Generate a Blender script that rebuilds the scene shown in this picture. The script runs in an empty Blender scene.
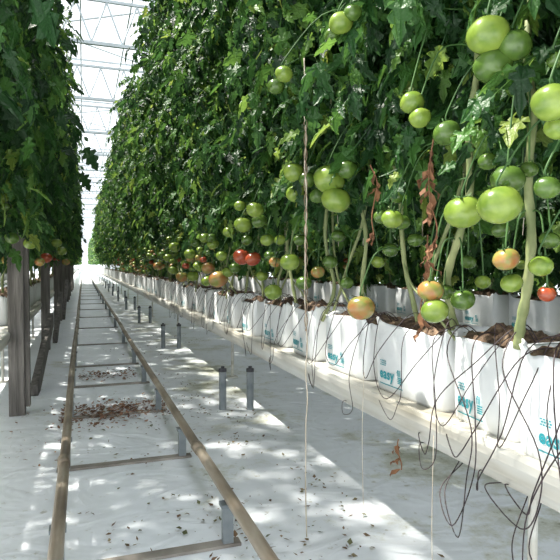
import bpy, math, random
import numpy as np
from mathutils import Vector, Matrix, Euler, noise
random.seed(7); np.random.seed(7)
scene=bpy.context.scene
COL=scene.collection
try: scene.view_settings.view_transform='Standard'
except Exception: pass

# ------------------------------------------------------------ materials
def new_mat(name):
    m=bpy.data.materials.new(name); m.use_nodes=True
    nt=m.node_tree; b=nt.nodes['Principled BSDF']
    return m,nt,b
def ramp(nt,stops,fac):
    r=nt.nodes.new('ShaderNodeValToRGB')
    while len(r.color_ramp.elements)<len(stops): r.color_ramp.elements.new(0.5)
    for e,(p,c) in zip(r.color_ramp.elements,stops):
        e.position=p; e.color=(c[0],c[1],c[2],1)
    nt.links.new(fac,r.inputs[0]); return r
def noisemat(name,stops,scale=5,rough=.6,bump=0,metal=0,stretch=None,detail=4,bscale=None):
    m,nt,b=new_mat(name)
    tc=nt.nodes.new('ShaderNodeTexCoord'); n=nt.nodes.new('ShaderNodeTexNoise')
    n.inputs['Scale'].default_value=scale; n.inputs['Detail'].default_value=detail
    src=tc.outputs['Object']
    if stretch:
        mp=nt.nodes.new('ShaderNodeMapping'); mp.inputs['Scale'].default_value=stretch
        nt.links.new(src,mp.inputs[0]); src=mp.outputs[0]
    nt.links.new(src,n.inputs['Vector'])
    r=ramp(nt,stops,n.outputs['Fac']); nt.links.new(r.outputs[0],b.inputs['Base Color'])
    b.inputs['Roughness'].default_value=rough; b.inputs['Metallic'].default_value=metal
    if bump:
        n2=nt.nodes.new('ShaderNodeTexNoise'); n2.inputs['Scale'].default_value=bscale or scale*2
        nt.links.new(src,n2.inputs['Vector'])
        bp=nt.nodes.new('ShaderNodeBump'); bp.inputs['Strength'].default_value=bump; bp.inputs['Distance'].default_value=.02
        nt.links.new(n2.outputs['Fac'],bp.inputs['Height']); nt.links.new(bp.outputs[0],b.inputs['Normal'])
    return m
def leafmat(name,stops,trans=.35,rough=.42,crinkle=0):
    m,nt,b=new_mat(name)
    g=nt.nodes.new('ShaderNodeNewGeometry')
    r=ramp(nt,stops,g.outputs['Random Per Island'])
    nt.links.new(r.outputs[0],b.inputs['Base Color']); b.inputs['Roughness'].default_value=rough
    b.inputs['Specular IOR Level'].default_value=.35
    t=nt.nodes.new('ShaderNodeBsdfTranslucent')
    hs=nt.nodes.new('ShaderNodeHueSaturation'); hs.inputs['Hue'].default_value=.47; hs.inputs['Value'].default_value=2.0
    nt.links.new(r.outputs[0],hs.inputs['Color']); nt.links.new(hs.outputs[0],t.inputs['Color'])
    if crinkle:
        tc=nt.nodes.new('ShaderNodeTexCoord'); nz=nt.nodes.new('ShaderNodeTexNoise'); nz.inputs['Scale'].default_value=90; nz.inputs['Detail'].default_value=2
        nt.links.new(tc.outputs['Object'],nz.inputs['Vector'])
        bp=nt.nodes.new('ShaderNodeBump'); bp.inputs['Strength'].default_value=crinkle; bp.inputs['Distance'].default_value=.008
        nt.links.new(nz.outputs['Fac'],bp.inputs['Height']); nt.links.new(bp.outputs[0],b.inputs['Normal']); nt.links.new(bp.outputs[0],t.inputs['Normal'])
    mx=nt.nodes.new('ShaderNodeMixShader'); mx.inputs[0].default_value=trans
    out=nt.nodes['Material Output']
    nt.links.new(b.outputs[0],mx.inputs[1]); nt.links.new(t.outputs[0],mx.inputs[2]); nt.links.new(mx.outputs[0],out.inputs['Surface'])
    return m
M_leaf=leafmat('leaf_green',[(0,(.009,.032,.011)),(.4,(.022,.080,.019)),(.8,(.052,.145,.027)),(.95,(.11,.22,.04)),(1,(.18,.25,.05))],.33,.45,.6)
M_calyx=noisemat('calyx_green',[(.3,(.03,.085,.02)),(.7,(.065,.15,.035))],8,.6)
M_stem=noisemat('stem_green',[(.3,(.13,.17,.06)),(.7,(.3,.33,.15))],14,.6,.2)
M_litter=leafmat('dry_litter',[(0,(.08,.05,.03)),(.4,(.18,.11,.065)),(.75,(.10,.12,.055)),(1,(.28,.21,.13))],.1,.8)
M_pile=leafmat('dead_leaf_brown',[(0,(.09,.05,.035)),(.5,(.22,.115,.07)),(1,(.36,.25,.17))],.1,.85)
M_dry=noisemat('dried_vine',[(.3,(.10,.045,.022)),(.7,(.28,.13,.06))],20,.85,.3)
M_tendril=noisemat('tendril_brown',[(.3,(.2,.14,.09)),(.7,(.38,.28,.2))],20,.85,.3)
def tommat(name,stops,axis=0):
    m,nt,b=new_mat(name)
    tc=nt.nodes.new('ShaderNodeTexCoord'); n=nt.nodes.new('ShaderNodeTexNoise'); n.inputs['Scale'].default_value=1.1; n.inputs['Detail'].default_value=6
    oi=nt.nodes.new('ShaderNodeObjectInfo'); ad=nt.nodes.new('ShaderNodeVectorMath'); ad.operation='ADD'
    nt.links.new(tc.outputs['Object'],ad.inputs[0]); nt.links.new(oi.outputs['Random'],ad.inputs[1]); nt.links.new(ad.outputs[0],n.inputs['Vector'])
    r=ramp(nt,stops,n.outputs['Fac']); nt.links.new(r.outputs[0],b.inputs['Base Color'])
    b.inputs['Roughness'].default_value=.26
    return m
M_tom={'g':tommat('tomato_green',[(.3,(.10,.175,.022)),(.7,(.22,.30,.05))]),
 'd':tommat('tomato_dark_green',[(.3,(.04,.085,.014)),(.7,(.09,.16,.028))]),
 'o':tommat('tomato_turning',[(.38,(.20,.22,.05)),(.52,(.31,.20,.06)),(.68,(.35,.14,.05))]),
 'r':tommat('tomato_red',[(.3,(.22,.03,.015)),(.7,(.34,.08,.03))])}
def bagmat():
    m,nt,b=new_mat('bag_white_film')
    tc=nt.nodes.new('ShaderNodeTexCoord'); oi=nt.nodes.new('ShaderNodeObjectInfo')
    sc=nt.nodes.new('ShaderNodeVectorMath'); sc.operation='SCALE'; sc.inputs['Scale'].default_value=30
    cmb=nt.nodes.new('ShaderNodeCombineXYZ')
    for i in range(3): nt.links.new(oi.outputs['Random'],cmb.inputs[i])
    nt.links.new(cmb.outputs[0],sc.inputs[0])
    ad=nt.nodes.new('ShaderNodeVectorMath'); ad.operation='ADD'
    nt.links.new(tc.outputs['Object'],ad.inputs[0]); nt.links.new(sc.outputs[0],ad.inputs[1])
    n=nt.nodes.new('ShaderNodeTexNoise'); n.inputs['Scale'].default_value=6; n.inputs['Detail'].default_value=4
    nt.links.new(ad.outputs[0],n.inputs['Vector'])
    r=ramp(nt,[(.3,(.68,.70,.71)),(.7,(.80,.82,.82))],n.outputs['Fac']); nt.links.new(r.outputs[0],b.inputs['Base Color'])
    b.inputs['Roughness'].default_value=.42
    n2=nt.nodes.new('ShaderNodeTexVoronoi'); n2.feature='DISTANCE_TO_EDGE'; n2.inputs['Scale'].default_value=7
    nz=nt.nodes.new('ShaderNodeTexNoise'); nz.inputs['Scale'].default_value=6
    ad2=nt.nodes.new('ShaderNodeVectorMath'); ad2.operation='MULTIPLY_ADD'; ad2.inputs[1].default_value=(.25,.25,.25)
    nt.links.new(ad.outputs[0],nz.inputs['Vector']); nt.links.new(nz.outputs['Color'],ad2.inputs[0]); nt.links.new(ad.outputs[0],ad2.inputs[2])
    nt.links.new(ad2.outputs[0],n2.inputs['Vector'])
    bp=nt.nodes.new('ShaderNodeBump'); bp.inputs['Strength'].default_value=.2; bp.inputs['Distance'].default_value=.02
    nt.links.new(n2.outputs['Distance'],bp.inputs['Height']); nt.links.new(bp.outputs[0],b.inputs['Normal'])
    return m
M_bag=bagmat()
M_sub=noisemat('substrate_brown',[(.3,(.06,.04,.025)),(.55,(.17,.11,.07)),(.75,(.32,.24,.16))],40,.95,.9)
M_teal,_nt,_b=new_mat('print_teal'); _b.inputs['Base Color'].default_value=(.02,.29,.34,1); _b.inputs['Roughness'].default_value=.5
M_gut=noisemat('gutter_white',[(.3,(.38,.35,.28)),(.45,(.56,.54,.48)),(.7,(.70,.71,.68))],3,.4,.1,stretch=(2,.6,4),detail=8)
M_black=noisemat('black_hose',[(.3,(.014,.008,.01)),(.7,(.05,.03,.035))],20,.5)
M_grey=noisemat('grey_galvanised',[(.3,(.17,.2,.22)),(.7,(.33,.36,.37))],9,.5,metal=.2)
M_cap=noisemat('dark_cap',[(.3,(.03,.03,.035)),(.7,(.07,.07,.08))],9,.6)
M_rail=noisemat('rail_tan',[(.3,(.13,.10,.075)),(.5,(.28,.225,.165)),(.75,(.46,.40,.32))],5,.45,.2,metal=.2,stretch=(3,.7,3),detail=8)
M_tie=noisemat('tie_brown',[(.3,(.17,.15,.13)),(.7,(.36,.33,.29))],8,.7,.3)
M_wood=noisemat('weathered_wood',[(.3,(.06,.055,.05)),(.7,(.2,.185,.17))],4,.85,.6,stretch=(6,6,.6),detail=9)
M_twine=noisemat('twine_tan',[(.3,(.42,.36,.27)),(.7,(.66,.6,.5))],20,.8)
M_truss=noisemat('truss_grey',[(.3,(.48,.53,.56)),(.7,(.62,.67,.70))],5,.5)

def floormat():
    m,nt,b=new_mat('white_ground_film')
    tc=nt.nodes.new('ShaderNodeTexCoord')
    n=nt.nodes.new('ShaderNodeTexNoise'); n.inputs['Scale'].default_value=1.5; n.inputs['Detail'].default_value=10; n.inputs['Roughness'].default_value=.74
    nt.links.new(tc.outputs['Object'],n.inputs['Vector'])
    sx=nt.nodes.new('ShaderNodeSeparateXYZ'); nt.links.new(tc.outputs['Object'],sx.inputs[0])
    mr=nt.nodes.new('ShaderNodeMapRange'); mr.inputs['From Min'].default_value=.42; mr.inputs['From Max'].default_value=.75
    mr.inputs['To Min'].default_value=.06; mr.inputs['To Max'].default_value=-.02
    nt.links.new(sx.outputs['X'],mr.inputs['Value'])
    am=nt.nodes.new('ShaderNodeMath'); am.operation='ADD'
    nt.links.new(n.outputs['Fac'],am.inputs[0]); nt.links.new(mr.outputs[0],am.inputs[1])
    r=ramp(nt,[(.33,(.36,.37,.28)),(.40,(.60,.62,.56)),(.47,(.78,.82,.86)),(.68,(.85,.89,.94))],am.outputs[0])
    n3=nt.nodes.new('ShaderNodeTexNoise'); n3.inputs['Scale'].default_value=24; n3.inputs['Detail'].default_value=4
    nt.links.new(tc.outputs['Object'],n3.inputs['Vector'])
    r3=ramp(nt,[(.27,(.42,.38,.27)),(.36,(1,1,1))],n3.outputs['Fac'])
    mx=nt.nodes.new('ShaderNodeMix'); mx.data_type='RGBA'; mx.blend_type='MULTIPLY'; mx.inputs['Factor'].default_value=.6
    nt.links.new(r.outputs[0],mx.inputs['A']); nt.links.new(r3.outputs[0],mx.inputs['B'])
    nt.links.new(mx.outputs['Result'],b.inputs['Base Color'])
    b.inputs['Roughness'].default_value=.42
    n2=nt.nodes.new('ShaderNodeTexNoise'); n2.inputs['Scale'].default_value=2.2; n2.inputs['Detail'].default_value=3; n2.inputs['Distortion'].default_value=1.0
    mp=nt.nodes.new('ShaderNodeMapping'); mp.inputs['Scale'].default_value=(1,1.5,1)
    nt.links.new(tc.outputs['Object'],mp.inputs[0]); nt.links.new(mp.outputs[0],n2.inputs['Vector'])
    rg=ramp(nt,[(.35,(0,0,0)),(.5,(1,1,1)),(.65,(.1,.1,.1))],n2.outputs['Fac'])
    bp=nt.nodes.new('ShaderNodeBump'); bp.inputs['Strength'].default_value=.18; bp.inputs['Distance'].default_value=.03
    nt.links.new(rg.outputs[0],bp.inputs['Height']); nt.links.new(bp.outputs[0],b.inputs['Normal'])
    return m
M_floor=floormat()

# ------------------------------------------------------------ helpers
class MB:
    def __init__(s): s.v=[]; s.f=[]
    def add(s,v,f):
        o=len(s.v); s.v.extend([tuple(p) for p in v]); s.f.extend([tuple(i+o for i in q) for q in f])
    def box(s,c,d,rot=None):
        vs=[]
        for x in(-.5,.5):
            for y in(-.5,.5):
                for z in(-.5,.5):
                    p=Vector((x*d[0],y*d[1],z*d[2]))
                    if rot: p=rot@p
                    vs.append(p+Vector(c))
        s.add(vs,[(0,1,3,2),(4,6,7,5),(0,4,5,1),(2,3,7,6),(0,2,6,4),(1,5,7,3)])
    def tube(s,pts,r,n=6,cap=True):
        pts=[Vector(p) for p in pts]
        vs=[];fs=[]
        ref=Vector((.13,.97,.2)).normalized()
        for i,p in enumerate(pts):
            t=(pts[min(i+1,len(pts)-1)]-pts[max(i-1,0)])
            if t.length<1e-9:t=Vector((0,0,1))
            t.normalize()
            a=t.cross(ref)
            if a.length<.05: a=t.cross(Vector((1,0,0)))
            a.normalize(); b=t.cross(a)
            rr=r[i] if isinstance(r,(list,tuple)) else r
            for k in range(n):
                w=2*math.pi*k/n; vs.append(p+a*math.cos(w)*rr+b*math.sin(w)*rr)
        for i in range(len(pts)-1):
            for k in range(n):
                fs.append((i*n+k,i*n+(k+1)%n,(i+1)*n+(k+1)%n,(i+1)*n+k))
        if cap:
            fs.append(tuple(range(n))[::-1]); fs.append(tuple((len(pts)-1)*n+k for k in range(n)))
        s.add(vs,fs)
    def mesh(s,name,mat,smooth=False):
        me=bpy.data.meshes.new(name); me.from_pydata(s.v,[],s.f); me.materials.append(mat)
        if smooth: me.polygons.foreach_set('use_smooth',[True]*len(me.polygons))
        me.update(); return me
def spline(pts,sub=6):
    P=[Vector(p) for p in pts]; P=[P[0]*2-P[1]]+P+[P[-1]*2-P[-2]]
    out=[]
    for i in range(1,len(P)-2):
        for k in range(sub):
            t=k/sub; a,b,c,d=P[i-1],P[i],P[i+1],P[i+2]
            out.append(.5*((2*b)+(c-a)*t+(2*a-5*b+4*c-d)*t*t+(3*b-a-3*c+d)*t**3))
    out.append(P[-2]); return out
def mk(name,data,loc=(0,0,0),parent=None,label=None,cat=None,group=None,kind=None,rz=0,scale=None):
    o=bpy.data.objects.new(name,data); COL.objects.link(o); o.location=loc
    if rz: o.rotation_euler=(0,0,rz)
    if scale: o.scale=(scale,)*3 if not isinstance(scale,tuple) else scale
    if parent: o.parent=parent
    if label:o['label']=label
    if cat:o['category']=cat
    if group:o['group']=group
    if kind:o['kind']=kind
    return o

CAMH=.95; F=560.; TH=math.atan(197/F); S,C=math.sin(TH),math.cos(TH)
def rowpt(u,v,x):
    a=u-280; dx=F*S+a*C; dy=F*C-a*S; dz=265-v
    k=x/dx; return (x,dy*k,CAMH+dz*k)

# ------------------------------------------------------------ structure
b=MB(); b.add([(-9,-3,0),(11,-3,0),(11,96,0),(-9,96,0)],[(0,1,2,3)])
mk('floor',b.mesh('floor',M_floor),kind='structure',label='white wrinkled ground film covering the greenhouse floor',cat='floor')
b=MB()
for x in np.arange(-9,11.1,1.0): b.box((x,95,2.4),(.05,.05,4.8))
for z in (.05,1.2,2.4,3.6,4.8): b.box((1,95,z),(20,.05,.05))
b.box((1,95.05,.3),(20,.04,.6))
mk('wall_far',b.mesh('wall_far',M_truss),kind='structure',label='pale glazed end wall frame of the greenhouse',cat='wall')
b=MB()
for x in np.arange(-3,6.1,.75): b.box((x,46,5.0),(.022,98,.03))
for y in np.arange(0,95,3): b.box((1.5,y,5.06),(9.2,.025,.03))
for y in np.arange(3,90,6):
    b.tube([(-3,y,5.03),(1.5,y+3,5.03)],.015,5); b.tube([(1.5,y+3,5.03),(6,y,5.03)],.015,5)
    b.tube([(1.5,y,5.03),(-3,y+3,5.03)],.015,5)
mk('ceiling',b.mesh('ceiling',M_truss),kind='structure',label='grey-white glazing bars of the greenhouse roof',cat='roof')
b=MB()
b.box((0,0,0),(9.2,.05,.05)); b.box((0,0,.65),(9.2,.04,.04))
n=20
for i in range(n):
    x0=-4.5+i*9/n; x1=-4.5+(i+1)*9/n; xm=(x0+x1)/2
    b.tube([(x0,0,.02),(xm,0,.63)],.015,5); b.tube([(xm,0,.63),(x1,0,.02)],.015,5)
tm=b.mesh('roof_truss',M_truss)
for y in np.arange(3,94,3.0):
    mk('roof_truss',tm,(1.5,y,4.3),label='light grey lattice steel truss under the roof glazing',cat='roof truss',group='roof trusses',kind='structure')

# ------------------------------------------------------------ rails
def rail(x,label):
    b=MB(); pts=[(x+.004*math.sin(y*.9),y,.17+.003*math.sin(y*1.7)) for y in np.arange(-1,94,.5)]
    b.tube(pts,.0205,14)
    for y in (2.35,8.4,14.4,20.4):
        b.tube([(x+.004*math.sin(y*.9),y-.04,.17),(x,y+.04,.17)],.024,14)
    mk('rail_pipe',b.mesh('rail_pipe',M_rail,True),label=label,cat='heating pipe',group='aisle rail pipes')
rail(-.08,'worn grey-tan heating pipe rail beside the wooden posts')
rail(.455,'worn grey-tan heating pipe rail beside the grow bag row')
def support(y,first):
    e=mk('rail_support',None,(.1875,y,0),label='flat dull cross tie with two short uprights under the rail pipes',cat='rail support',group='rail supports')
    if not first:
        b=MB(); b.box((0,0,.006),(.62,.045,.010)); first['bar']=b.mesh('crossbar',M_tie)
        b=MB(); b.box((0,0,.075),(.035,.03,.13)); b.box((0,0,.140),(.05,.045,.012))
        first['up']=b.mesh('upright',M_grey)
    mk('crossbar',first['bar'],parent=e)
    for sx in(-.2675,.2675): mk('upright',first['up'],(sx,0,0),parent=e)
fs={}
for k in range(6): support(1.83-.92+k*.92,fs)
for k in range(14): support(7.0+k*1.84,fs)

# ------------------------------------------------------------ gutters, legs, pegs
def gutter(xc,y0,y1,label):
    prof=[(-.185,.495),(-.187,.515),(-.183,.526),(-.172,.528),(-.155,.516),(.155,.516),(.172,.528),(.183,.526),(.187,.515),(.185,.495),(.172,.458),(.15,.428),(.12,.411),(-.12,.411),(-.15,.428),(-.172,.458)]
    n=len(prof); b=MB(); ys=np.arange(y0,y1+.01,1.0)
    vs=[(xc+p[0]+.002*math.sin(y*3.3),y,p[1]+.003*math.sin(y*2.1)) for y in ys for p in prof]; f=[]
    for i in range(len(ys)-1):
        for k in range(n): f.append((i*n+k,i*n+(k+1)%n,(i+1)*n+(k+1)%n,(i+1)*n+k))
    f.append(tuple(range(n))); f.append(tuple((len(ys)-1)*n+k for k in range(n))[::-1])
    b.add(vs,f)
    return mk('growing_gutter',b.mesh('growing_gutter',M_gut),label=label,cat='gutter')
XR,XL,XB,XLL=1.09,-.62,2.68,-2.25
gutter(XR,-1,93,'long slightly dirty white growing gutter carrying the grow bags')
gutter(XL,1,93,'long white growing gutter behind the wooden posts')
gutter(XB,-1,25,'white growing gutter of the next crop row')
gutter(XLL,1,31,'white growing gutter of the far neighbouring row')
legm=MB(); legm.tube([(0,0,0),(0,0,.25)],.024,14); legm=legm.mesh('sleeve',M_grey,False)
capm=MB(); capm.tube([(0,0,.25),(0,0,.27)],.026,14); capm.tube([(0,0,.27),(0,0,.285)],.012,10); capm=capm.mesh('cap',M_cap)
def peg(x,y):
    e=mk('floor_peg',None,(x,y,0),label='short grey tubular peg with a dark cap on the ground film',cat='floor peg',group='floor pegs')
    mk('sleeve',legm,parent=e); mk('cap',capm,parent=e)
for k in range(11):
    y=3.55+2.9*k; peg(.86,y+.03); peg(1.03,y-.03)
lm=MB(); lm.tube([(0,0,0),(0,0,.410)],.012,8); lm.box((0,0,.004),(.08,.08,.008)); lm=lm.mesh('gutter_leg',M_gut)
for xr,y0,y1 in((XR+.1,4.6,30),(XL,5.,30),(XB,1.6,16),(XLL,2.,20)):
    for y in np.arange(y0,y1,2.9):
        mk('gutter_leg',lm,(xr,y,0),label='thin white metal leg under a growing gutter',cat='gutter leg',group='gutter legs')
mk('gutter_leg',lm,(XR-.04,1.09,0),label='thin white metal leg under a growing gutter',cat='gutter leg',group='gutter legs')

# ------------------------------------------------------------ grow bags
BL,BW,BH=.40,.22,.235
EX=9.0
def crump(y,z,h):
    w=min(1,z/.03)
    return w*(.004*noise.noise(Vector((y*6,z*7,3.1)))+.001*noise.noise(Vector((y*22,z*24,7.7))))
def bag_front(y,z,a,bb,h):
    s=1+.015*math.sin(math.pi*z/h); q=max(0,1-abs(y/(bb*s))**EX)
    return -a*s*q**(1/EX)-crump(y,z,h)
def bag_mesh(seed,ly,lx,h):
    rnd=random.Random(seed); N=128; a,bb=lx/2,ly/2
    lev=[(0,.97),(.010,.99)]+[(.010+(h-.022)*i/11,None) for i in range(1,12)]+[(h,1.02),(h-.004,.99),(h-.03,.965),(h-.05,.95)]
    ph=[rnd.uniform(0,6.28) for _ in range(4)]
    vs=[];f=[]
    for li,(z,s) in enumerate(lev):
        s=s if s else 1+.015*math.sin(math.pi*z/h)
        for k in range(N):
            w=2*math.pi*k/N; c,sn=math.cos(w),math.sin(w)
            x=a*s*math.copysign(abs(c)**(2/EX),c); y=bb*s*math.copysign(abs(sn)**(2/EX),sn)
            onx=abs(x)/a>abs(y)/bb
            if onx: x+=crump(y,z,h)*(1 if c>0 else -1)
            else: y+=(crump(x,z,h)+.004*noise.noise(Vector((x*12,z*12,seed))))*(1 if sn>0 else -1)
            wt=(z/h)**4
            rp=1+wt*(.014*math.sin(9*w+ph[0])+.010*math.sin(17*w+ph[1]))
            zz=z+wt*(.012*math.sin(3*w+ph[3])+.005*math.sin(11*w+ph[1]))
            vs.append((x*rp,y*rp,zz))
    for i in range(len(lev)-1):
        for k in range(N): f.append((i*N+k,i*N+(k+1)%N,(i+1)*N+(k+1)%N,(i+1)*N+k))
    f.append(tuple(range(N))[::-1])
    b=MB(); b.add(vs,f); bm=b.mesh('film',M_bag,True)
    b=MB(); R=9; N=64; vs=[(0,0,h-.012)]; f=[]
    for i in range(1,R+1):
        q=i/R*.94
        for k in range(N):
            w=2*math.pi*k/N;c,sn=math.cos(w),math.sin(w)
            x=a*q*math.copysign(abs(c)**(2/EX),c);y=bb*q*math.copysign(abs(sn)**(2/EX),sn)
            z=h-.020+.035*(1-q*q)+.035*noise.noise(Vector((x*28+seed,y*28,0)))*(1 if i<R else 0)
            vs.append((x,y,z))
    for k in range(N): f.append((0,1+k,1+(k+1)%N))
    for i in range(R-1):
        for k in range(N): f.append((1+i*N+k,1+(i+1)*N+k,1+(i+1)*N+(k+1)%N,1+i*N+(k+1)%N))
    b.add(vs,f); sm=b.mesh('substrate',M_sub,True)
    return bm,sm
def logo_mesh():
    vs=[];fs=[]
    def txt(s,size,ox,oz,sp=1.0,off_=.012):
        cu=bpy.data.curves.new('t','FONT'); cu.body=s; cu.size=size; cu.resolution_u=3; cu.offset=size*off_; cu.space_character=sp
        o=bpy.data.objects.new('t',cu); COL.objects.link(o); bpy.context.view_layer.update()
        dg=bpy.context.evaluated_depsgraph_get()
        me=bpy.data.meshes.new_from_object(o.evaluated_get(dg))
        off=len(vs)
        for v in me.vertices: vs.append((v.co.x+ox,v.co.y+oz))
        for p in me.polygons: fs.append(tuple(i+off for i in p.vertices))
        bpy.data.objects.remove(o); bpy.data.curves.remove(cu); bpy.data.meshes.remove(me)
    txt('easy',.050,0,.045,1.10,.03)
    txt('fil',.028,.112,.067,1.05,.025)
    def rect(x0,z0,x1,z1):
        n=8
        for i in range(n):
            a=x0+(x1-x0)*i/n; c=x0+(x1-x0)*(i+1)/n
            o=len(vs); vs.extend([(a,z0),(c,z0),(c,z1),(a,z1)]); fs.append((o,o+1,o+2,o+3))
    for i in range(4):                       # small striped emblem
        rect(.116,.042+i*.0058,.144,.0457+i*.0058)
    for i in range(4):                       # little pattern block above the word
        for j in range(3): rect(.004+i*.010+(j%2)*.003,.088+j*.007,.011+i*.010+(j%2)*.003,.092+j*.007)
    rect(0,.024,.144,.0275)
    V=[]
    for x,z in vs:
        y=BL/2-.055-x; V.append((bag_front(y,z,BW/2,BL/2,BH)-.0032,y,z))
    b=MB(); b.add(V,fs); return b.mesh('printed_logo',M_teal)
LOGO=logo_mesh()
BAGM=[bag_mesh(s,BL,BW,BH) for s in range(5)]
BZ=.517
def bag(x,y,i,row,near,lab,ys=1.0,xo=0,rz=None,xs=1.0,zs=1.0,ls=1.0):
    bm,sm=BAGM[i%5]
    e=mk('grow_bag',None,(x+xo,y,BZ),label=lab,cat='grow bag',group='grow bags on the '+row)
    e.scale=(xs,ys,zs); e.rotation_euler=(0,0,random.uniform(-.03,.03) if rz is None else rz)
    mk('film',bm,parent=e); mk('substrate',sm,parent=e)
    if near:
        k=min(1/ys,1.2)*ls
        lg=mk('printed_logo',LOGO,(0,.0,0),parent=e)
        lg.scale=(1,k,ls); lg.location=(0,BL/2*(1-k)-(.03 if ls<1 else -.008),.008 if ls<1 else 0)
    return e
nearY=[(.83,1.0,-.045,.0,1.05,.85),(1.20,.66,-.0,-.06,1.03,1),(1.57,.99,0,.02,1.0,1),(2.03,.88,.0,.05,.95,1),(2.47,.84,0,-.04,1.0,1),(2.91,.85,.0,.05,.95,1)]
for i,(y,ys,xo,rz,zs,ls) in enumerate(nearY):
    bag(XR,y,i,'main gutter',True,'white open-top grow bag with teal lettering and draped drip tubes',ys,xo,rz,zs=zs,ls=ls)
y=3.38;i=6
while y<30:
    bag(XR,y,i,'main gutter',y<12,'white open-top grow bag holding tomato stems',random.uniform(.68,.8),xo=random.uniform(-.015,.015),rz=random.uniform(-.12,.12),zs=random.uniform(.88,1.04)); y+=.46;i+=1
y=4.6
while y<30:
    bag(XL,y,i,'gutter behind the posts',False,'white grow bag in shade behind a wooden post',.9,zs=.9); y+=.46;i+=1
y=.9
while y<14:
    bag(XB,y,i,'next row',y<6,'white grow bag glimpsed between the stems',.85,zs=1.0); y+=.46;i+=1
y=8.
while y<20:
    bag(XLL,y,i,'far neighbouring row',False,'white grow bag in the shaded neighbouring row',.9,zs=.9); y+=.5;i+=1
b=MB()
for xr in(XR,XL):
    for y in np.arange(30.3,92,.46):
        b.box((xr,y,BZ+.11),(.22,.32,.2)); b.box((xr,y,BZ+.215),(.235,.33,.012))
mk('distant_grow_bags',b.mesh('distant_grow_bags',M_bag),kind='stuff',label='distant run of white grow bags on the gutters',cat='grow bags')

# ------------------------------------------------------------ foliage
half=[(.06,.13),(.13,.21),(.19,.13),(.27,.32),(.35,.36),(.41,.18),(.48,.20),(.57,.32),(.65,.25),(.70,.12),(.80,.18),(.90,.09)]
def leaflet():
    v=[(0,0),(.41,0),(1,0)]; f=[]
    for s in(1,-1):
        o=len(v); v+= [(x,y*s) for x,y in half]
        A=(0,o,o+1,o+2,o+3,o+4,o+5,1); B=(1,o+5,o+6,o+7,o+8,o+9,o+10,o+11,2)
        f+= [A,B] if s<0 else [A[::-1],B[::-1]]
    v=np.array([(x,y,abs(y)*.5-1.4*y*y-.35*x*x+.055*math.sin(x*27+(1 if y>0 else 0))*(1 if y else 0)) for x,y in v]); return v,f
LV,LF=leaflet()
def rotz(a): c,s=math.cos(a),math.sin(a); return np.array([[c,-s,0],[s,c,0],[0,0,1]])
def roty(a): c,s=math.cos(a),math.sin(a); return np.array([[c,0,s],[0,1,0],[-s,0,c]])
def rotx(a): c,s=math.cos(a),math.sin(a); return np.array([[1,0,0],[0,c,-s],[0,s,c]])
def compound(rnd):
    V=[];Fc=[];n=0; cur=rnd.uniform(.4,1.0)
    def rach(t): return np.array([t*.85,0,-cur*t*t])
    for t,sd,sz in [(.25,1,.32),(.27,-1,.32),(.5,1,.38),(.53,-1,.38),(.75,1,.36),(.78,-1,.36),(.38,1,.15),(.64,-1,.16),(1,0,.43)]:
        sz*=rnd.uniform(.7,1.2)
        R=rotz(sd*rnd.uniform(.75,1.3)+ (rnd.uniform(-.3,.3) if sd==0 else 0))@roty(rnd.uniform(0,1.2))@rotx(rnd.uniform(-.8,.8))
        lv=LV.copy(); lv[:,2]+=rnd.uniform(-.8,0)*lv[:,0]**2; lv[:,1]*=rnd.uniform(.85,1.2)
        v=(lv*sz)@R.T+rach(t); V.append(v); Fc+= [tuple(i+n for i in q) for q in LF]; n+=len(v)
    pts=[rach(t) for t in (0,.33,.66,1)]; w=.011
    v=[]
    for p in pts: v+= [p+[0,w,0],p+[0,0,-w],p+[0,-w,0]]
    f=[]
    for i in range(3):
        for k in range(2): f.append((n+i*3+k,n+i*3+k+1,n+i*3+k+4,n+i*3+k+3))
    V.append(np.array(v)); Fc+=f
    return np.vstack(V),Fc
rn=random.Random(3)
CT=[compound(rn) for _ in range(10)]
def foliage(seed,nl,zlo,zhi,rlo,rhi,Lr=(.11,.265),name='foliage',thin=None):
    r=random.Random(seed); V=[];Fc=[];n=0
    for i in range(nl):
        z=zlo+(zhi-zlo)*((i+r.random())/nl)
        if thin and z>thin[0] and r.random()<thin[1]: continue
        az=r.uniform(0,2*math.pi)
        cl=math.sin(z*7+seed*1.7)*math.cos(az*2+seed)
        if cl<-.35 and r.random()<.7: continue
        g=min(1,(z-zlo)/.5); R_=(rlo+(rhi-rlo)*g)*(1+.22*cl)
        L=r.uniform(*Lr)*(.8+.2*g)
        base=r.random()**.6*max(0,R_-L*.7)
        v,f=CT[r.randrange(10)]
        M=rotz(az+r.uniform(-.6,.6))@roty(r.uniform(-.2,.9))@rotx(r.uniform(-.6,.6))
        pos=np.array([math.cos(az)*base+r.uniform(-.05,.05),math.sin(az)*base+r.uniform(-.08,.08),z])
        V.append((v*L)@M.T+pos); Fc+=[tuple(k+n for k in q) for q in f]; n+=len(v)
    me=bpy.data.meshes.new(name); me.from_pydata(np.vstack(V).tolist(),[],Fc); me.materials.append(M_leaf); me.update(); return me
FOL=[foliage(100+s,430,.46,3.0,.2,.47) for s in range(8)]
FOLL=[foliage(150+s,400,.40,3.0,.2,.47,thin=(1.1,.42)) for s in range(6)]
FOLN=[foliage(200+s,420,.56,2.6,.2,.40,Lr=(.12,.27)) for s in range(4)]
FOLB=[foliage(300+s,260,.30,2.5,.3,.55,Lr=(.22,.36)) for s in range(3)]

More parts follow.
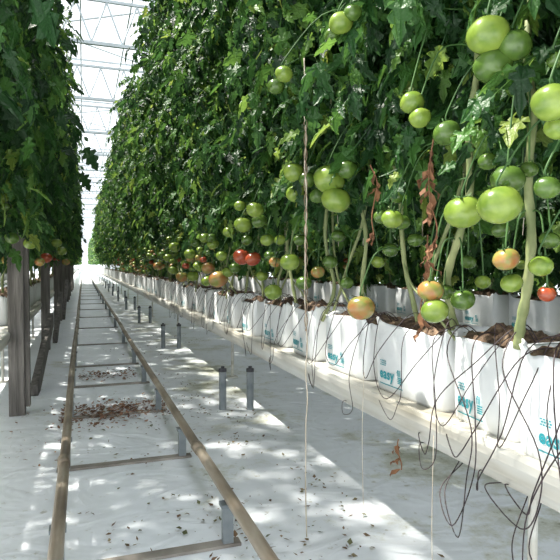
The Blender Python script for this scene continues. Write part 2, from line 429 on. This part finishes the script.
def tomato_mesh(key):
    N,Mr=24,16; b=MB(); vs=[(0,0,.70)];f=[]
    for i in range(1,Mr):
        th=math.pi*i/Mr
        for k in range(N):
            w=2*math.pi*k/N; rho=math.sin(th)*(1+.03*math.cos(5*w)*math.sin(th)); z=math.cos(th)*.86
            if z>0: z-=.17*math.exp(-(rho/.28)**2)
            vs.append((rho*math.cos(w),rho*math.sin(w),z))
    vs.append((0,0,-.86))
    for k in range(N): f.append((0,1+k,1+(k+1)%N))
    for i in range(Mr-2):
        for k in range(N): f.append((1+i*N+k,1+(i+1)*N+k,1+(i+1)*N+(k+1)%N,1+i*N+(k+1)%N))
    l=len(vs)-1
    for k in range(N): f.append((l,1+(Mr-2)*N+(k+1)%N,1+(Mr-2)*N+k))
    b.add(vs,f); return b.mesh('tomato',M_tom[key],True)
TM={k:tomato_mesh(k) for k in 'gdor'}
b=MB()
for k in range(5):
    w=2*math.pi*k/5
    def pp(r,s,z): return (r*math.cos(w)-s*math.sin(w),r*math.sin(w)+s*math.cos(w),z)
    b.add([pp(0,0,.72),pp(.25,.1,.80),pp(.25,-.1,.80),pp(.55,.07,.80),pp(.55,-.07,.80),pp(.8,0,.9)],[(0,2,1),(1,2,4,3),(3,4,5)])
b.tube([(0,0,.7),(.02,0,.95),(.06,0,1.15)],.06,6)
CAL=b.mesh('calyx',M_calyx)

DZ=.73
def plant(x,y,folm,label,group,fruits,calyx=True,lean=None,stemr=.0095,hi=3.7,string=True,custom=None,extra=0):
    e=mk('tomato_plant',None,(x,y,DZ),label=label,cat='tomato plant',group=group)
    r=random.Random(int(y*1000)+int(x*77))
    ly=r.uniform(-.16,.16) if lean is None else lean
    if custom:
        pts=[Vector(p)-Vector((x,y,DZ)) for p in custom]; pts+=[(0,0,pts[-1].z+.7),(0,0,hi-DZ-.3)]
    else:
        pts=[(r.uniform(-.03,.03),0,-.03),(r.uniform(-.04,.04),ly*.5,.12),(r.uniform(-.05,.05),ly,.34),(r.uniform(-.04,.04),ly*.8,.7),(0,ly*.4,1.2),(r.uniform(-.04,.04),0,2.0),(0,0,hi-DZ-.3)]
    sp=spline(pts,5)
    b=MB(); b.tube(sp,[stemr*(1.1-.5*i/len(sp))*(1+.12*math.sin(i*1.9)) for i in range(len(sp))],8)
    mk('stem',b.mesh('stem',M_stem,True),parent=e)
    for q in range(extra):   # a second bare stem snaking out of the same bag
        L=r.uniform(.2,.4)*r.choice([-1,1]); x0=r.uniform(-.05,.05)
        p2=[(x0,0,-.01),(x0-r.uniform(0,.05),L*.3,.08),(x0-r.uniform(0,.07),L*.7,.2),(x0+r.uniform(-.04,.04),L,.45),(0,L*1.05,.85)]
        b=MB(); b.tube(spline(p2,5),r.uniform(.004,.0062),7)
        mk('side_stem',b.mesh('side_stem',M_stem,True),parent=e)
    mk('foliage',folm,(0,ly*.3,0),parent=e,rz=r.uniform(0,6.28),scale=(1,1,r.uniform(.96,1.06)))
    if string:
        b=MB(); b.tube([(.015,ly,.3),(.01,ly*.4,1.2),(0,0,hi-DZ)],.0012,4); mk('support_string',b.mesh('support_string',M_twine),parent=e)
    def stem_at(z): return min(sp,key=lambda p:abs(p.z-z))
    for (fx,fy,fz,fr,key) in fruits:
        lx,lyy,lz=fx-x,fy-y,fz-DZ
        st=stem_at(max(.15,lz+.16+r.uniform(0,.05)))
        top=Vector((lx,lyy,lz+fr*.75))
        mid=Vector((st.x*.3+top.x*.7,st.y*.3+top.y*.7,max(st.z,top.z+.05)-.02))
        b=MB(); b.tube(spline([st,(st+mid)/2+Vector((0,0,.015)),mid,top+Vector((0,0,.025)),top],4),.0022,5)
        mk('fruit_stalk',b.mesh('fruit_stalk',M_calyx,True),parent=e)
        t=mk('tomato',TM[key],(lx,lyy,lz),parent=e,scale=fr)
        t.rotation_euler=(r.uniform(-.3,.3),r.uniform(-.3,.3),r.uniform(0,6.28))
        t['label']={'g':'light green unripe tomato','d':'dark green unripe tomato','o':'green tomato turning orange','r':'ripe red tomato'}[key]
        if calyx: mk('calyx',CAL,parent=t)
    return e

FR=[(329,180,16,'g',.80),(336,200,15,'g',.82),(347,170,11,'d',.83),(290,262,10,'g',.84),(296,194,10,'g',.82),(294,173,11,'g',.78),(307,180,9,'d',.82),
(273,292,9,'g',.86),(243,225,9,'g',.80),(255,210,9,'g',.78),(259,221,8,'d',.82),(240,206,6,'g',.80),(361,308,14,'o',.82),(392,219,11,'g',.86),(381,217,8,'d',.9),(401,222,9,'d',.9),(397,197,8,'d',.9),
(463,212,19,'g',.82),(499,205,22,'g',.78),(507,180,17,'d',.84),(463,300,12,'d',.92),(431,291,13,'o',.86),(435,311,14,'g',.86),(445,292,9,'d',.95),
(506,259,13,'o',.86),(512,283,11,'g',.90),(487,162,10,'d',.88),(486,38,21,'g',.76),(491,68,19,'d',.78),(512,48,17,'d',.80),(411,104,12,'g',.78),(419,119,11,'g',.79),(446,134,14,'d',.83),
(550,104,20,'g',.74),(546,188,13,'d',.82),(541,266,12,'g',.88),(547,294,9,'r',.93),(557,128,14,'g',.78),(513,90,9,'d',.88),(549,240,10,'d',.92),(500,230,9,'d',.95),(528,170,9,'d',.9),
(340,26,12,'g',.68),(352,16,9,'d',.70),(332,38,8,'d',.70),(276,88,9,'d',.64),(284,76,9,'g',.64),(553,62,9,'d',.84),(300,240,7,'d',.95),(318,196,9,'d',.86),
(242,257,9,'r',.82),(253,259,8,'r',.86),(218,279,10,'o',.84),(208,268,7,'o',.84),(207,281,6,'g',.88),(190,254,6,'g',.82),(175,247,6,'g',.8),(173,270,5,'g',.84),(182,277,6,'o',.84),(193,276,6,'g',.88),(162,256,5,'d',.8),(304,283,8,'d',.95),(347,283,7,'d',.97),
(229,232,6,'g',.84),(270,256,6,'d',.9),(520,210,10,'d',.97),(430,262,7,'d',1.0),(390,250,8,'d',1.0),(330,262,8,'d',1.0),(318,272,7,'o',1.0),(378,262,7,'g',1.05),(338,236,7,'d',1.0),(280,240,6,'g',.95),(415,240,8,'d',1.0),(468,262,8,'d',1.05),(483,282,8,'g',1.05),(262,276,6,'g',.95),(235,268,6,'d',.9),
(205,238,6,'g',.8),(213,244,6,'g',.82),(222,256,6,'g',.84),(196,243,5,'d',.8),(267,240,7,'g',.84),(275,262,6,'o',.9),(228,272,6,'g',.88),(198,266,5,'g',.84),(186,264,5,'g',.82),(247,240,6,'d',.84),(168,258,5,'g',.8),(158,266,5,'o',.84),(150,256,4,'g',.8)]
def conv(L):
    out=[]
    for (u,v,rp,k,x) in L:
        p=rowpt(u,v,x); dep=p[1]*C+p[0]*S; out.append((p[0],p[1],p[2],rp*dep/F,k))
    return out
fruits=conv(FR)
fruitsL=conv([(46,258,6,'r',-.24),(40,262,5,'o',-.26),(62,251,5,'g',-.2),(57,243,5,'g',-.22),(31,243,7,'g',-.28),(66,262,4,'o',-.2),(12,238,7,'d',-.34)])
ys=[.5,.78,1.05,1.33,1.62,1.95,2.3]; y=2.66
while y<30: ys.append(y); y+=.36
assign={i:[] for i in range(len(ys))}
for f in fruits:
    i=min(range(len(ys)),key=lambda j:abs(ys[j]-f[1])); assign[i].append(tuple(f))
CUST={2:[rowpt(519,348,.99),rowpt(521,325,.98),rowpt(527,290,.96),rowpt(531,235,.95),rowpt(527,180,.93),rowpt(531,110,.92),rowpt(526,20,.95)],
 3:[rowpt(456,330,1.03),rowpt(449,300,.98),rowpt(448,272,.96),rowpt(460,232,.94),rowpt(469,190,.91),rowpt(468,120,.90),rowpt(476,50,.94)],
 4:[rowpt(420,330,1.05),rowpt(413,300,1.0),rowpt(404,260,.98),rowpt(400,200,.98),rowpt(392,120,1.0)],
 5:[rowpt(370,322,1.05),rowpt(362,290,1.0),rowpt(366,240,.98),rowpt(360,190,.98),rowpt(366,120,1.0)]}
rr=random.Random(11)
def rand_fruits(x,y,side,n,r):
    out=[]
    for c in range(n):
        cz=r.uniform(.95,1.35); cy=y+r.uniform(-.15,.15); cx=x+side*r.uniform(.12,.27)
        for q in range(r.randint(2,3)):
            fr=r.uniform(.024,.038)
            zz=cz-q*.06+r.uniform(-.01,.01)
            low=(zz-.9)
            k=r.choice('oogg' if low<.12 else ('odggd' if low<.25 else 'gddg'))
            if k=='o' and r.random()<.15: k='r'
            out.append((cx+r.uniform(-.03,.03),cy+(q%2*2-1)*.034,zz,fr,k))
    return out
for i,yy in enumerate(ys):
    fr=list(assign[i])
    if 3.3<yy<16: fr+=rand_fruits(XR-.02,yy,-1,2 if yy<12 else 1,rr)
    x=XR-.03+rr.uniform(-.05,.05)
    near=yy<2.7
    plant(x,yy,FOLN[i%4] if near else FOL[i%8],'tall tomato vine with green fruit rising from a white grow bag' if near else 'tall leafy tomato vine in the long dense row','main row tomato plants',fr,calyx=yy<7,string=yy<8,hi=3.75,custom=CUST.get(i),stemr=(.0115 if i<4 else .0085) if i in CUST else .0085,extra=1 if 1<yy<6 else 0)
ysL=list(np.arange(1.55,30,.36)); aL={i:[] for i in range(len(ysL))}
for f in fruitsL:
    aL[min(range(len(ysL)),key=lambda j:abs(ysL[j]-f[1]))].append(f)
for i,y in enumerate(ysL):
    fr=list(aL[i])+(rand_fruits(XL,y,1,1 if rr.random()<.7 else 0,rr) if 2.6<y<14 else [])
    plant(XL+(.05 if y>2.5 else -.04)+rr.uniform(-.03,.05),float(y),FOLL[(i*3+1)%6],'shaded tomato vine with dark leaves above the wooden posts','shaded row tomato plants',fr,calyx=False,string=False,hi=3.75)
y=.5;i=0
while y<13:
    fr=rand_fruits(XB,y,-1,1,rr) if y<7 else []
    plant(XB+.14,y,FOLB[i%3],'tomato vine of the next row glimpsed between stems','next row tomato plants',fr,calyx=False,string=False,hi=3.4); y+=.42;i+=1
y=5.
while y<20:
    plant(XLL,y,FOLB[i%3],'tomato vine of the shaded neighbouring row','far neighbouring row tomato plants',[],string=False,hi=3.4); y+=.55;i+=1
def mass(name,rows,label,cnt,zlo,sc):
    V=[];Fc=[];n=0
    r=random.Random(5)
    for xr,y0,y1 in rows:
        for y in np.arange(y0,y1,.36):
            for k in range(cnt):
                z=r.uniform(zlo,3.75); az=r.uniform(0,6.28); s=r.uniform(*sc); base=r.uniform(.1,.36)
                M=rotz(az)@roty(r.uniform(0,1.1))@rotx(r.uniform(-.5,.5))
                v=(LV*s*np.array([1,1.3,1]))@M.T+np.array([xr+math.cos(az)*base,y+math.sin(az)*base,z])
                V.append(v); Fc+=[tuple(q+n for q in f) for f in LF]; n+=len(v)
    me=bpy.data.meshes.new(name); me.from_pydata(np.vstack(V).tolist(),[],Fc); me.materials.append(M_leaf)
    mk(name,me,kind='stuff',label=label,cat='tomato plants')
mass('distant_tomato_crop',[(XR-.03,30.6,92),(XL+.05,30.6,92)],'distant leafy tomato vines merging at the end of the aisle',46,1.1,(.1,.2))
mass('neighbouring_tomato_crop',[(4.2,-1,22),(-3.8,3,40),(-5.2,3,40),(XB,13.8,40)],'dark dense tomato rows further across the greenhouse',60,.15,(.2,.36))

for xr in(XR,XL):
    b=MB(); b.tube([(xr,0,3.76),(xr,93,3.76)],.003,5); mk('crop_wire',b.mesh('crop_wire',M_grey),label='taut overhead steel wire holding the crop strings',cat='wire',group='crop wires')

# ------------------------------------------------------------ drip tubes
r=random.Random(33)
XF=XR-.185
def drip(pts,rad=.0016):
    pts=[pts[0]]+[(p[0]+r.uniform(-.006,.004),p[1]+r.uniform(-.03,.03),p[2]+r.uniform(-.016,.016)) for p in pts[1:-1]]+[pts[-1]]
    b=MB(); b.tube(spline(pts,7),rad,5)
    mk('drip_tube',b.mesh('drip_tube',M_black,True),label='thin black drip tube looping from a grow bag over the gutter',cat='drip tube',group='drip tubes')
y=.70
while y<6.0:
    d=r.uniform(-.14,.14); near=y<1.3
    lo=r.choice([r.uniform(.24,.36),r.uniform(.34,.46),r.uniform(.38,.46)]) if near else r.uniform(.38,.48); o=r.uniform(.01,.04)
    y0=y+r.uniform(-.05,.05)
    drip([(XR-.02,y0,.735),(XR-.09,y0+d*.1,.775+r.uniform(0,.02)),(XF+.01,y0+d*.4,.72+r.uniform(-.03,.03)),(XF-o,y+d,.58),(XF-o,y+d*1.3+.03,max(lo+.05,.44)),(XF-o*.6,y+d*1.3+.08,lo),(XF+.01,y+d+.16,lo+.04 if lo>.36 else .33),(XF+.10,y+d+.2,.40)],.0016 if near else .0013)
    y+=r.uniform(.045,.09) if near else r.uniform(.15,.36)
y=.72
while y<7:
    ln=r.uniform(.2,.5); sag=r.uniform(.0,.14); o=r.uniform(.0,.02)
    drip([(XR-.03,y,.735),(XR-.10,y+.02,.785),(XF-o+.02,y+ln*.25,.68),(XF-o,y+ln*.55,.58-sag*.5),(XF-o+.02,y+ln*.8,.63),(XR-.115,y+ln*.95,.785),(XR-.04,y+ln,.735)],.0014)
    y+=r.uniform(.11,.26) if y<1.6 else r.uniform(.14,.36)
b=MB(); b.tube([(XR-.06,-1,.399),(XR-.06,92,.399)],.011,8)
mk('supply_hose',b.mesh('supply_hose',M_black,True),label='black irrigation supply hose running beneath the gutter',cat='hose')

# ------------------------------------------------------------ twines and dried vines
def twine(pts,label='loose pale twine hanging from the vines',rad=.0015,mat=None,name='hanging_twine',cat='twine'):
    b=MB(); b.tube(spline(pts,6),rad,5); mk(name,b.mesh(name,mat or M_twine,True),label=label,cat=cat)
p=rowpt(305,60,.72); q=rowpt(307,530,.72)
P0,Q0=Vector(p),Vector(q)
tw=[P0+(Q0-P0)*t+Vector((r.uniform(-.004,.004),r.uniform(-.005,.005),0)) for t in [i/18 for i in range(18)]]+[Vector((q[0],q[1],.012))]
twine(tw,rad=.0024)
b=MB()
for ph in(0,3.14):
    b.tube([P0+(Q0-P0)*(.08+.5*i/70)+Vector((.005*math.cos(i*.7+ph),.005*math.sin(i*.7+ph),0)) for i in range(71)],.0015,5)
mk('twisted_vine_strand',b.mesh('twisted_vine_strand',M_tendril,True),label='dry brown tendril twisted around the hanging twine',cat='dried vine')
twine([(.86,1.62,.6),(.855,1.622,.4),(.86,1.62,.12)],rad=.001); twine([(.87,1.25,.5),(.868,1.252,.25),(.872,1.248,.03)],rad=.001)
for (u0,v0,v1,x,nn) in [(430,140,262,.84,20),(372,165,235,.84,8),(424,235,330,.9,12),(400,440,470,.88,6)]:
    a=rowpt(u0,v0,x); c=rowpt(u0-3,v1,x)
    pts=[(a[0]+r.uniform(-.012,.012),a[1]+r.uniform(-.015,.015),a[2]+(c[2]-a[2])*t) for t in (0,.25,.5,.75,1)]
    b=MB(); sp=spline(pts,6); b.tube(sp,.002,5)
    for k in range(nn):
        pp_=sp[r.randrange(len(sp))]; R_=Euler((r.uniform(-.6,.6),r.uniform(.7,1.7),r.uniform(0,6))).to_matrix(); s=r.uniform(.6,1.3)
        b.add([pp_+R_@Vector(w)*s for w in((0,0,0),(.012,.008,.006),(.024,.003,.0),(.036,.006,.008),(.045,0,0),(.03,-.006,.01),(.014,-.008,.002))],[(0,1,2,6),(2,3,4,5),(2,5,6)])
    mk('dried_vine',b.mesh('dried_vine',M_dry),label='shrivelled orange-brown dead leaves hanging on a vine',cat='dried vine')

# ------------------------------------------------------------ wooden posts with leaning boards
for i,y in enumerate([3.9,6.8,9.7,12.6,15.5,18.4,21.3,24.2]):
    e=mk('wooden_post',None,(-.38,y,0),label='weathered grey-brown wooden post' + (' with a brace board at its foot' if i<3 else ''),cat='post',group='wooden posts')
    b=MB(); b.box((-.02,0,1.9),(.09,.11,3.8)); mk('shaft',b.mesh('shaft',M_wood),parent=e)
    if i%2==0:
        b=MB(); b.box((.04,0,1.0),(.03,.07,1.9)); mk('batten',b.mesh('batten',M_wood),parent=e)
def board(p,q,w=.13,t=.05):
    p,q=Vector(p),Vector(q); d=q-p; R_=d.to_track_quat('Z','X').to_matrix()
    b=MB(); b.box((0,0,0),(w,t,d.length),R_)
    mk('leaning_board',b.mesh('leaning_board',M_wood),tuple((p+q)/2),label='weathered board slanting from the floor up to a wooden post',cat='board',group='leaning boards')
board((-.34,4.4,.02),(-.30,5.9,.42)); board((-.33,7.3,.02),(-.31,8.8,.5)); board((-.33,10.4,.02),(-.31,12.3,.6))

# ------------------------------------------------------------ leaf litter
def litter(name,pts,label,mat):
    b=MB(); r=random.Random(len(pts))
    for (x,y,z,s) in pts:
        R_=Euler((r.uniform(-.4,.4),r.uniform(-.4,.4),r.uniform(0,6.28))).to_matrix()
        w=r.uniform(.12,.4); c=r.uniform(0,.3)
        b.add([R_@Vector(p)*s+Vector((x,y,z+.4*s*.4)) for p in((0,0,0),(.35,w,c*.5),(1,0,c),(.35,-w,c*.5))],[(0,1,2,3)])
    mk(name,b.mesh(name,mat),kind='stuff',label=label,cat='leaf litter')
r=random.Random(9); pts=[]
for c in range(100):
    cx=r.choice([r.uniform(-.05,.42),r.gauss(.62,.12),r.gauss(.8,.2),r.gauss(.9,.2),.52]); cy=1+abs(r.gauss(0,4)); sg=r.uniform(.05,.25)
    for _ in range(r.randint(3,20)): pts.append((cx+r.gauss(0,sg*.5),cy+r.gauss(0,sg),.003,r.uniform(.006,.030)))
litter('leaf_litter',pts,'scattered dry leaf scraps on the white ground film',M_litter)
pts=[]
for _ in range(900):
    pts.append((min(.5,max(-.12,r.gauss(.16,.2))),3.74+r.gauss(0,.15),.004+r.uniform(0,.006),r.uniform(.012,.042)))
for _ in range(180):
    pts.append((r.uniform(-.04,.42),5.0+r.gauss(0,.12),.005,r.uniform(.02,.045)))
for _ in range(60):
    pts.append((r.uniform(-.4,-.12),3.3+r.gauss(0,.5),.005,r.uniform(.01,.03)))
litter('leaf_pile',pts,'flat brown scatter of dead leaves across a rail tie',M_pile)

# ------------------------------------------------------------ light, world, camera
w=bpy.data.worlds.new('World'); scene.world=w; w.use_nodes=True
bg=w.node_tree.nodes['Background']; bg.inputs[0].default_value=(.91,.955,1,1); bg.inputs[1].default_value=1.7
sd=bpy.data.lights.new('sun','SUN'); sd.energy=14; sd.angle=.03; sd.color=(1,.96,.87)
so=bpy.data.objects.new('sun',sd); COL.objects.link(so)
so.rotation_euler=Vector((.39,-.28,-.875)).to_track_quat('-Z','Y').to_euler(); so.location=(0,0,8)
cd=bpy.data.cameras.new('camera'); cd.lens=36; cd.sensor_width=36; cd.clip_end=300
co=bpy.data.objects.new('camera',cd); COL.objects.link(co); co.location=(0,0,CAMH)
co.rotation_euler=(math.radians(90)-math.atan(15/560),0,-TH)
scene.camera=co
